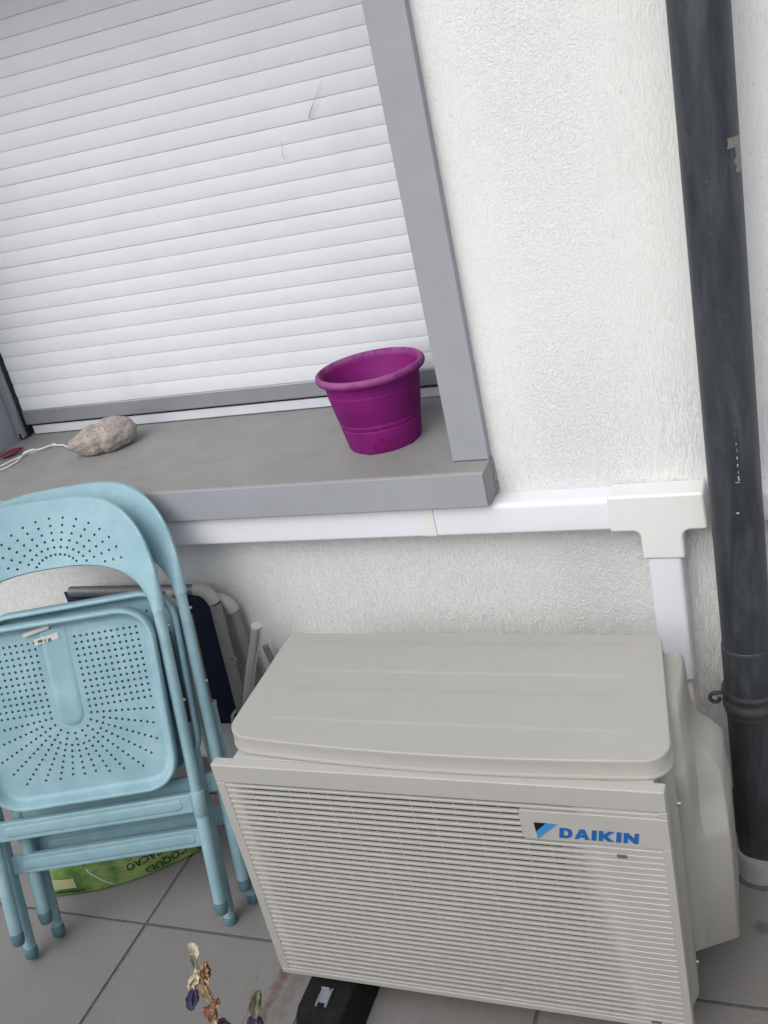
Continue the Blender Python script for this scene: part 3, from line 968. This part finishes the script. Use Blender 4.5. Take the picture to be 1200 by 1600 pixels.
def hole_cutters(pts, r, w0, w1, n=6):
    b = MB()
    for (u, v) in pts:
        b.loops([[(u+r*math.cos(2*math.pi*k/n), v+r*math.sin(2*math.pi*k/n), w) for k in range(n)] for w in (w0, w1)])
    return b.mesh('cut', None)

def make_chair():
    ch = empty('folding_chair')
    # backrest frame tubes with sleeves and feet
    for s in (-1, 1):
        MB().tube([(s*W_, .260, 0), (s*W_, .45, 0), (s*W_, VT+.004, 0)], .0118, 16).build('back_tube', M['chair'], ch, smooth=True)
        MB().tube([(s*W_, .0, 0), (s*W_, .012, 0), (s*W_, .262, 0), (s*W_, .265, 0)], [.0128,.0138,.0138,.0122], 16).build('front_leg', M['chair'], ch, smooth=True)
        MB().tube([(s*W_, -.017, 0), (s*W_, -.015, 0), (s*W_, -.002, 0), (s*W_, .010, 0), (s*W_,.0125,0)], [.009,.0118,.0146,.0144,.0135], 16).build('foot_cap', M['chair_cap'], ch, smooth=True, angle=60)
        MB().tube([(s*W_, .209, 0), (s*W_, .2105, 0), (s*W_, .262, 0), (s*W_, .2635, 0)], [.0138,.0152,.0152,.0138], 16).build('sleeve', M['chair'], ch, smooth=True, angle=60)
        # rear leg frame
        MB().tube([(s*(W_+.001), -.062, -.046), (s*(W_+.001), .10, -.043), (s*(W_+.001), .36, -.040), (s*(W_+.001), .40, -.039)], .0130, 16).build('rear_leg', M['chair'], ch, smooth=True)
        MB().tube([(s*(W_+.001), .395, -.039), (s*(W_+.001), .402, -.039)], .0142, 16).build('collar', M['chair'], ch, smooth=True)
        MB().tube([(s*(W_+.001), .40, -.036), (s*(W_+.001), .60, -.028)], .0068, 12).build('slide_rod', M['raw_metal'], ch, smooth=True)
        MB().tube([(s*(W_+.001), -.0765, -.0462), (s*(W_+.001), -.075, -.0462), (s*(W_+.001), -.062, -.046), (s*(W_+.001), -.052, -.046), (s*(W_+.001),-.050,-.046)], [.010,.0128,.0150,.0147,.0132], 16).build('foot_cap', M['chair_cap'], ch, smooth=True, angle=60)
        for vv in (.46, .62):
            MB().tube([(s*(W_+.0105), vv, -.004), (s*(W_+.0155), vv, -.004)], [.0042,.0030], 10).build('rivet', M['screw'], ch, smooth=True)
    # crossbars: pressed channels
    def bar(v0, v1, w0, name, uu):
        b = MB()
        b.box(-uu, uu, v0, v1, w0-.009, w0+.009)
        o = b.build(name, M['chair'], ch, bevel=.004)
        pf = round_poly([(-uu+.022, v0+.010), (uu-.022, v0+.010), (uu-.022, v1-.010), (-uu+.022, v1-.010)], (v1-v0)/2-.0102, 5)
        b2 = MB(); L = []
        for ww, d in ((w0+.0085, 0), (w0+.0098, .0008), (w0+.0105, .003)):
            L.append([(x, y, ww) for x, y in inset(pf, d)])
        b2.loops(L)
        b2.build('pressed_panel', M['chair'], o, smooth=True, angle=60)
    bar(.220, .262, .002, 'upper_crossbar', W_-.010)
    bar(.124, .166, -.040, 'lower_crossbar', W_-.010)
    # backrest
    N = 40
    L = []
    for i in range(N+1):
        ph = math.pi*i/N
        cph, sph = math.cos(ph), max(0, math.sin(ph))
        sg = 1 if cph >= 0 else -1
        uo = .2355*sg*abs(cph)**(2/3.6); vo = VT + .252*sph**(2/2.5)
        ui = .2085*sg*abs(cph)**(2/2.8); vi = VT + .108*sph**(2/2.0)
        loopp = []
        K = 12
        flat_ = smooth01(sph*1.6)
        def pt(t, hsgn):
            u = ui+(uo-ui)*t; v = vi+(vo-vi)*t
            wid = math.hypot(uo-ui, vo-vi)
            rnd = .0125*math.sqrt(max(0, 1-(2*t-1)**2))
            edge = min(t, 1-t)*wid
            h = .0048 + .0035*math.exp(-(edge/.010)**2)
            h *= math.sqrt(min(1, edge/.0045)) if edge < .0045 else 1
            hh = rnd*(1-flat_)+h*flat_
            wc = -.034*((v-VT)/.27) - .056*(1-(u/.2355)**2)*smooth01(sph*1.3)
            return (u, v, wc+hsgn*hh)
        ts = [0, .02, .06, .14, .3, .5, .7, .86, .94, .98, 1]
        for t in ts: loopp.append(pt(t, 1))
        for t in ts[-2:0:-1]: loopp.append(pt(t, -1))
        L.append(loopp)
    b = MB().loops(L, True, True, True)
    me = b.mesh('backrest', M['chair'])
    pts = []
    for k in range(15):
        a = math.radians(8 + k*(164/14))
        for r in range(6):
            rr = .040+.0150*r
            pts.append((.016+rr*math.cos(a)*1.25, .752 + rr*math.sin(a)))
    def in_band(u, v):
        x = min(1, abs(u)/.2355); vo = VT+.252*(1-x**3.6)**(1/2.5)
        x2 = min(1, abs(u)/.2085); vi = VT+.108*(1-x2**2.8)**(1/2.0)
        return vi+.010 < v < vo-.016
    pts = [p for p in pts if in_band(*p)]
    me = boolean_cut(me, hole_cutters(pts, .0030, -.2, .1), M['chair'])
    me.name = 'backrest'
    new_obj('backrest', me, ch)
    # seat: a perforated dish with a raised rim
    hu, v0, v1 = .205, .294, .668
    out = round_poly([(-hu+.012, v0), (hu-.012, v0), (hu, v1-.004), (-hu, v1-.004)], [.07,.07,.065,.065], 10)
    out = [(u, v+ (.010*(1-(u/hu)**2) if v > .5 else -.006*(1-(u/hu)**2))) for u, v in out]
    ins = inset(out, .018)
    b = MB().loops([[(u, v, .0) for u, v in ins], [(u, v, -.0080) for u, v in ins]])
    me = b.mesh('seat', M['chair'])
    pts = []
    cu, cv = .030, .476
    def inside(u, v): 
        return abs(u) < .174-.06*max(0,(.36-v))/.06*.5 and v0+.035 < v < v1-.030
    for r in range(13):
        v = cv + .004 + r*.0136
        for c in range(12):
            for s in (-1, 1):
                u = s*(cu+.012+c*.0128)
                if inside(u, v): pts.append((u, v))
    for k in range(17):
        a = math.radians(180+5+k*(170/16))
        for c in range(12):
            rr = cu+.012+c*.0128
            if c < 2 and k % 2: continue
            u, v = rr*math.cos(a), cv-.006+rr*math.sin(a)
            if inside(u, v): pts.append((u, v))
    me = boolean_cut(me, hole_cutters(pts, .0031, -.03, .02), M['chair'])
    me.name = 'seat'
    seat = new_obj('seat', me, ch)
    b = MB(); L = []
    for d, w in ((.0185,.0002), (.013,.0012), (.0085,.006), (.005,.018), (.0025,.0235), (-.001,.0255), (-.0045,.0240), (-.006,.020), (-.006,-.006), (-.003,-.0085), (.0,-.0065), (.004,-.0070), (.0185,-.0082)):
        L.append([(u, v, w) for u, v in inset(out, d)])
    b.loops(L, True, False, False)
    b.build('seat_rim', M['chair'], seat, smooth=True, angle=60)
    # smooth trough along the middle of the seat
    b = MB(); L = []
    cap = [( .027*math.cos(math.radians(180+k*18)), cv-.004+.027*math.sin(math.radians(180+k*18))) for k in range(11)] + [(.027,.654), (-.027,.654)]
    for d, w in ((0,.0004), (.003,.0022), (.010,.0034), (.018,.0030)):
        L.append([(u, v, w) for u, v in inset(cap, d)])
    b.loops(L, True, False, True)
    b.build('seat_trough', M['chair'], seat, smooth=True, angle=70)
    # hinge pins between seat and tubes
    for s in (-1, 1):
        MB().tube([(s*.190, .47, .004), (s*.203, .47, .002)], .005, 10).build('hinge_pin', M['screw'], ch, smooth=True)
    return ch
chair = make_chair()
chair.matrix_world = chair_frame((-1.376, .194, .085), .385, .262, -.046)
tag(chair, 'nearer pale blue folded metal chair with perforated seat and paper stickers', 'folding chair', 'folded chairs leaning at the window sill')
seat1 = [c for c in chair.children if c.name.startswith('seat')][0]
rear = copy_tree(chair)
rear.matrix_world = chair_frame((-1.352, .2590, .0855), .385, .258, -.036)
tag(rear, 'farther pale blue folded chair, mostly hidden behind the stickered chair', 'folding chair', 'folded chairs leaning at the window sill')
# stickers on the nearer seat only
def sticker(pts, mat, w, name, parent):
    b = MB(); b.loops([[(u, v, w) for u, v in pts], [(u, v, w+.0005) for u, v in pts]])
    return b.build(name, mat, parent)
q = [(-.040,.624), (.012,.632), (.012,.6455), (-.040,.6375)]
sticker(q, M['paper'], .0036, 'sticker', seat1)
q = [(-.058,.646), (-.002,.656), (-.002,.6640), (-.058,.6540)]
sticker(q, M['paper'], .0075, 'sticker', seat1)
for a0, a1 in ((-.034,-.024), (-.020,-.017), (-.013,-.006)):
    q = [(a0+.002,.6285), (a1+.002,.6300), (a1+.002,.6360), (a0+.002,.6345)]
    sticker(q, M['barcode'], .0042, 'sticker_print', seat1)

# ------------------------------------------------------------------ folded lounger behind the chairs
LG = empty('folded_lounger', (-1.38, .62, 0))
tag(LG, 'folded camping lounger with grey tubes and navy fabric against the wall', 'lounger')
GOO = LG.location.copy()
def lt(name, path, r, mat, n=14):
    return sp(MB().tube(path, r, n), name, mat, LG, GOO, smooth=True)
lt('top_tube', [(-1.575,.617,.652), (-1.45,.617,.652), (-1.232,.617,.652)], .0125, M['dull_alu'])
def elbow(x0, y, z0, sx, drop, name='elbow'):
    pts = []
    for k in range(9):
        a = math.radians(90-k*10.5)
        pts.append((x0+sx*math.cos(a), y+.0006*k, z0-drop+drop*math.sin(a)))
    lt(name, pts, .0148, M['elbow'])
elbow(-1.236, .618, .653, .036, .040)
lt('side_tube', [(-1.1995,.623,.612), (-1.201,.610,.45), (-1.205,.590,.20), (-1.207,.580,.012)], .0135, M['grey_tube'])
elbow(-1.212, .652, .606, .030, .036)
lt('side_tube', [(-1.1815,.657,.572), (-1.178,.650,.40), (-1.172,.64,.20), (-1.168,.635,.012)], .0125, M['grey_tube'])
lt('armrest_tube', [(-1.092,.592,.571), (-1.108,.591,.53), (-1.135,.590,.47), (-1.163,.589,.40), (-1.185,.588,.34), (-1.20,.586,.24)], .0115, M['alu'])
lt('tube_mouth', [(-1.0903,.592,.5755), (-1.0918,.592,.5715)], .0124, M['elbow'])
lt('brace_tube', [(-1.128,.655,.48), (-1.115,.655,.40), (-1.10,.654,.25), (-1.09,.654,.012)], .0075, M['grey_tube'])
lt('inner_tube', [(-1.284,.598,.64), (-1.300,.592,.46), (-1.315,.585,.30), (-1.33,.58,.012)], .0072, M['alu'])
b = MB(); b.box(-1.296, -1.270, .590, .606, .622, .664)
sp(b, 'corner_bracket', M['elbow'], LG, GOO, bevel=.005)
lt('bracket_bolt', [(-1.276,.590,.652), (-1.276,.5865,.652)], .004, M['screw'])
b = MB(); L = []
for k in range(13):
    z = .648 - .35*k/12
    row = []
    for j in range(9):
        x = -1.60 + (.392)*j/8
        row.append((x + .0*(z), .624-.006*math.sin(j/8*math.pi)-.018*k/12+.002*math.sin(j*2.1+k), z-.002*math.sin(j*1.3)))
    L.append(row)
b.loops(L, False, False, False)
o = sp(b, 'fabric', M['fabric'], LG, GOO, smooth=True)
sm = o.modifiers.new('s', 'SOLIDIFY'); sm.thickness = .003
lt('ring_clip', [(-1.183+.008*math.cos(a), .600, .478+.010*math.sin(a)) for a in [math.radians(k*36) for k in range(11)]], .0022, M['grey_tube'], 8)
lt('fabric_hook', [(-1.213,.592,.345), (-1.222,.585,.335), (-1.226,.583,.315), (-1.224,.585,.285)], .004, M['elbow'], 8)

# ------------------------------------------------------------------ bag of cocoa mulch on the floor
BG = empty('mulch_bag', (-1.550, .440, 0))
BANG = math.radians(31)
BG.rotation_euler = (0, 0, BANG)
tag(BG, 'green printed mulch bag lying on the floor behind the chairs', 'bag')
BL, BW, BH = .190, .085, .120
def bag_top(A, B, lift=0.0):
    """A,B in -1..1 -> point on the upper surface"""
    k = max(0, (1-abs(A)**4)*(1-abs(B)**2.6))
    h = BH*k**.5
    wr = .0035*math.sin(9*A+4*B)*k + .003*math.sin(17*A-6*B+1)*k + .0025*math.sin(5*A+13*B)*k
    x = BL*A*(1-.05*B*B); y = BW*B*(1-.38*A*A)
    p = Vector((x, y, .004+h+wr))
    if lift:
        e = .01
        px = bag_top(min(A+e,.999), B); py = bag_top(A, min(B+e,.999))
        qx = bag_top(max(A-e,-.999), B); qy = bag_top(A, max(B-e,-.999))
        nrm = (px-qx).cross(py-qy)
        if nrm.length > 1e-9: p = p + nrm.normalized()*lift
    return p
NA, NB = 60, 44
sA = [math.sin(math.pi/2*(-1+2*i/NA)) for i in range(NA+1)]
sB = [math.sin(math.pi/2*(-1+2*i/NB)) for i in range(NB+1)]
b = MB()
b.loops([[bag_top(A, B) for B in sB] for A in sA], False, False, False)
b.loops([[Vector((bag_top(A, B).x, bag_top(A, B).y, .0035)) for B in sB] for A in sA], False, False, False)
bag = b.build('bag_film', M['bag'], BG, smooth=True, angle=80)
def on_bag(pts2, name, mat, lift, cell=None):
    b = MB(); b.add([bag_top(a, c, lift) for a, c in pts2[0]], pts2[1])
    return b.build(name, mat, bag, smooth=True, angle=80)
def patch(a0, a1, b0, b1, na, nb, fn=lambda a, c: (a, c)):
    P = [fn(a0+(a1-a0)*i/na, b0+(b1-b0)*j/nb) for i in range(na+1) for j in range(nb+1)]
    F = [(i*(nb+1)+j, (i+1)*(nb+1)+j, (i+1)*(nb+1)+j+1, i*(nb+1)+j+1) for i in range(na) for j in range(nb)]
    return P, F

def arc_B(A, sd):
    """B at arc length sd up the front side of the bag"""
    A = max(-.97, min(.97, A)); acc = 0; prev = bag_top(A, -1.0); st_ = .01
    if sd <= 0: return -1.0
    Bv = -1.0
    for k in range(200):
        nB = Bv+st_*(.15 if Bv < -.9 else 1)
        p = bag_top(A, nB); dl = (p-prev).length
        if acc+dl >= sd: return Bv+(nB-Bv)*(sd-acc)/dl
        acc += dl; prev = p; Bv = nB
    return Bv
def sf(fn): return lambda a, c: (lambda q: (q[0], arc_B(q[0], q[1])))(fn(a, c))
on_bag(patch(-.96, -.60, .018, .044, 8, 6, sf(lambda a, c: (a, c))), 'pale_label', M['bag_pale'], .0010)
on_bag(patch(-.93, -.50, .008, .012, 8, 2, sf(lambda a, c: (a, c))), 'label_print', M['bag_dark'], .0012)
on_bag(patch(0, 1, -.010, .010, 16, 1, sf(lambda t, c: (-.40+.28*t**1.3+c, .060-.058*t))), 'white_stripe', M['bag_white'], .0010)
for k in range(4):
    on_bag(patch(0, 1, -.0022, .0022, 14, 1, sf(lambda t, c, k=k: (.05+.07*k+.42*t, .036+.0085*k+.018*t+c))), 'pale_stripe', M['bag_pale'], .0010)
def bag_text(body, a0, s0, size, ang, name, mat='bag_dark', bold=.012):
    cu = bpy.data.curves.new('txt', 'FONT'); cu.body = body; cu.size = 1; cu.resolution_u = 2; cu.offset = bold
    o = bpy.data.objects.new('txt', cu); COL.objects.link(o)
    dg = bpy.context.evaluated_depsgraph_get()
    me = bpy.data.meshes.new_from_object(o.evaluated_get(dg))
    vs_ = [v.co.copy() for v in me.vertices]; fs = [tuple(p.vertices) for p in me.polygons]
    bpy.data.objects.remove(o); bpy.data.meshes.remove(me)
    ca, sa = math.cos(ang), math.sin(ang)
    P = []
    for v in vs_:
        x, y = v.x*size, v.y*size
        A = max(-.965, min(.965, a0+(x*ca-y*sa)/BL))
        P.append((A, arc_B(A, max(.003, s0+x*sa+y*ca))))
    b = MB(); b.add([bag_top(a, c, .0014) for a, c in P], fs)
    me2 = bpy.data.meshes.new(name); me2.from_pydata(b.v, [], b.f); me2.materials.append(M[mat])
    return new_obj(name, me2, bag)
bag_text('COQUES', .86, .033, .027, math.radians(180+8), 'bag_lettering')
bag_text('DE', .76, .053, .017, math.radians(180+13), 'bag_lettering')
bag_text('CACAO', .58, .0575, .027, math.radians(180+8), 'bag_lettering')

# ------------------------------------------------------------------ dried flowers in a pot in the foreground
PB = Vector((-.560, -.470, 0))
planter = empty('planter', PB)
tag(planter, 'terracotta flower pot on the floor holding the dried flower stems', 'flower pot')
prof = [(.001,.004), (.085,.0), (.090,.004), (.118,.225), (.130,.228), (.134,.235), (.136,.275), (.132,.282), (.122,.282), (.120,.245), (.001,.245)]
MB().lathe(prof, 0, 0, 48).build('pot_body', M['terracotta'], planter, smooth=True)
b = MB(); b.lathe([(.001,.262), (.06,.265), (.1195,.258), (.1195,.25)], 0, 0, 32)
b.build('soil', M['soil'], planter, smooth=True)
S0 = Vector((-.554, -.451, .776))            # a point on the main stem
UPV = -DOWN
def q(px, py, d=0.0):
    return S0 + RIGHT*((px-350)*.00064) - UPV*((py-1600)*.00064) + FWD*d
def petal(pts, wd, mat, parent, twist=0., crumple=.25, n=14, seed=0):
    """crumpled strip with thickness along a bent midline"""
    rnd = random.Random(seed)
    P = [Vector(p) for p in pts]
    # resample
    R_ = []
    for i in range(n+1):
        t = i/n*(len(P)-1); k = min(int(t), len(P)-2); f_ = t-k
        R_.append(P[k].lerp(P[k+1], f_))
    b = MB(); L = []
    for i, p in enumerate(R_):
        t = i/n
        tg = (R_[min(i+1, n)]-R_[max(i-1, 0)]).normalized()
        a = tg.cross(FWD).normalized(); c = tg.cross(a)
        ang = twist*t + rnd.uniform(-1, 1)*crumple
        s = a*math.cos(ang)+c*math.sin(ang); d_ = tg.cross(s)
        w = wd*(math.sin(math.pi*(.10+.82*t))**.7)*(1+rnd.uniform(-.3,.3)*crumple*1.6)
        cup = w*rnd.uniform(.25,.7)
        th = .0005
        top = [p+s*(w*k)+d_*(cup*(k*k)-cup*.4+rnd.uniform(-1,1)*w*.18*crumple*3) for k in (-1,-.66,-.33,0,.33,.66,1)]
        L.append(top + [x+d_*th for x in reversed(top)])
    b.loops(L)
    o = b.build('dried_petal', mat, None, smooth=True, angle=70)
    o.parent = parent; o.matrix_parent_inverse = Matrix.Translation(-parent.location)
    return o
def stem_thing(name, label):
    o = empty(name, PB+Vector((0, 0, .262)))
    tag(o, label, 'dried flower', 'dried flower stems in the foreground')
    return o
st1 = stem_thing('dried_flower_stem', 'tall dried flower stem with tan curled petals and a purple petal')
def stem(path, r, parent):
    o = MB().tube(path, r, 8).build('stalk', M['stem'], None, smooth=True)
    o.parent = parent; o.matrix_parent_inverse = Matrix.Translation(-parent.location)
base = PB+Vector((0, 0, .25))
stem([base, base.lerp(q(352,1640), .6)+Vector((.012,.008,0)), q(346,1612), q(336,1580), q(322,1552), q(312,1528), q(306,1505), q(304,1494)], [.0022,.002,.0017,.0016,.0016,.0015,.0012,.0008], st1)
petal([q(303,1500), q(305,1490), q(301,1481), q(294,1476)], .0046, M['petal_pale'], st1, .8, .35, seed=1)
petal([q(306,1512), q(303,1500), q(300,1490)], .0035, M['bud'], st1, .6, .4, seed=21)
petal([q(309,1515), q(306,1530), q(300,1540), q(294,1545)], .0052, M['petal_pale'], st1, 1.0, .35, seed=2)
petal([q(308,1528), q(303,1538), q(296,1547)], .0042, M['petal_tan'], st1, -.6, .4, seed=22)
petal([q(318,1505), q(319,1520), q(321,1535), q(326,1550)], .0072, M['petal_tan'], st1, .7, .35, seed=3)
petal([q(322,1503), q(323,1518), q(325,1532)], .0040, M['petal_rust'], st1, -.7, .4, seed=23)
petal([q(310,1525), q(315,1542), q(322,1556), q(330,1566)], .0050, M['petal_tan'], st1, .4, .3, seed=4)
petal([q(304,1543,-.002), q(303,1556,-.002), q(300,1568,-.002), q(298,1578,-.002)], .0062, M['petal_purple'], st1, .5, .22, seed=5)
petal([q(307,1546,-.001), q(306,1560,-.003), q(304,1572,-.002)], .0035, M['petal_purple'], st1, -.5, .3, seed=25)
petal([q(324,1546), q(328,1555), q(330,1562)], .0045, M['bud'], st1, .4, .4, seed=6)
petal([q(333,1563,-.002), q(340,1562,-.003), q(344,1568,-.002)], .0045, M['petal_rust'], st1, .9, .4, seed=7)
petal([q(332,1570,-.002), q(328,1580,-.003), q(324,1592,-.002)], .0062, M['petal_rust'], st1, .6, .4, seed=8)
petal([q(330,1574,-.003), q(332,1586,-.003), q(329,1596,-.002)], .0048, M['petal_tan'], st1, -.8, .4, seed=9)
petal([q(336,1566), q(338,1580), q(340,1600), q(342,1612)], .0040, M['petal_pale'], st1, .3, .3, seed=10)
petal([q(348,1588,-.004), q(350,1596,-.005), q(352,1606,-.004)], .0062, M['petal_dark'], st1, .5, .4, seed=11)
petal([q(341,1597,-.004), q(346,1602,-.005), q(350,1612,-.004)], .0055, M['petal_dark'], st1, -.5, .4, seed=12)
petal([q(356,1596,-.003), q(360,1601,-.004), q(362,1612,-.004)], .0042, M['petal_dark'], st1, .9, .4, seed=13)
st2 = stem_thing('dried_flower_stem', 'dried flower stem ending in a grey green bud with purple base')
stem([base+Vector((.03,.01,0)), base.lerp(q(402,1650), .6)+Vector((.03,.012,0)), q(401,1625), q(401,1600), q(401,1585)], [.002,.0018,.0016,.0015,.0013], st2)
for k in range(10):
    a = k*2.4; rr = 4.5*(.5+.5*((k*37) % 10)/10)
    x0 = 400+rr*math.cos(a); dpt = .0030*math.sin(a)
    petal([q(400+.4*(x0-400),1590,dpt), q(x0,1578,dpt*1.4), q(x0*.85+.15*404,1564,dpt), q(403+.3*(x0-400),1552-(k % 3)*2,dpt*.4)], .0040, M['bud'], st2, .4, .35, n=6, seed=40+k)
for k in range(6):
    a = k*1.1; x0 = 399+6*math.cos(a); dpt = .003*math.sin(a)
    petal([q(400,1588,dpt), q(x0,1596,dpt), q(x0,1610,dpt)], .0046, M['petal_purple'], st2, .3, .3, n=5, seed=60+k)
st3 = stem_thing('dried_grass_stem', 'thin bare dry grass stalk beside the grey green bud')
stem([base+Vector((.02,-.01,0)), base.lerp(q(370,1640), .6)+Vector((.02,0,0)), q(372,1606), q(386,1583), q(393,1556), q(400,1530), q(406,1510)], [.0016,.0014,.0012,.0010,.0008,.0006,.0004], st3)
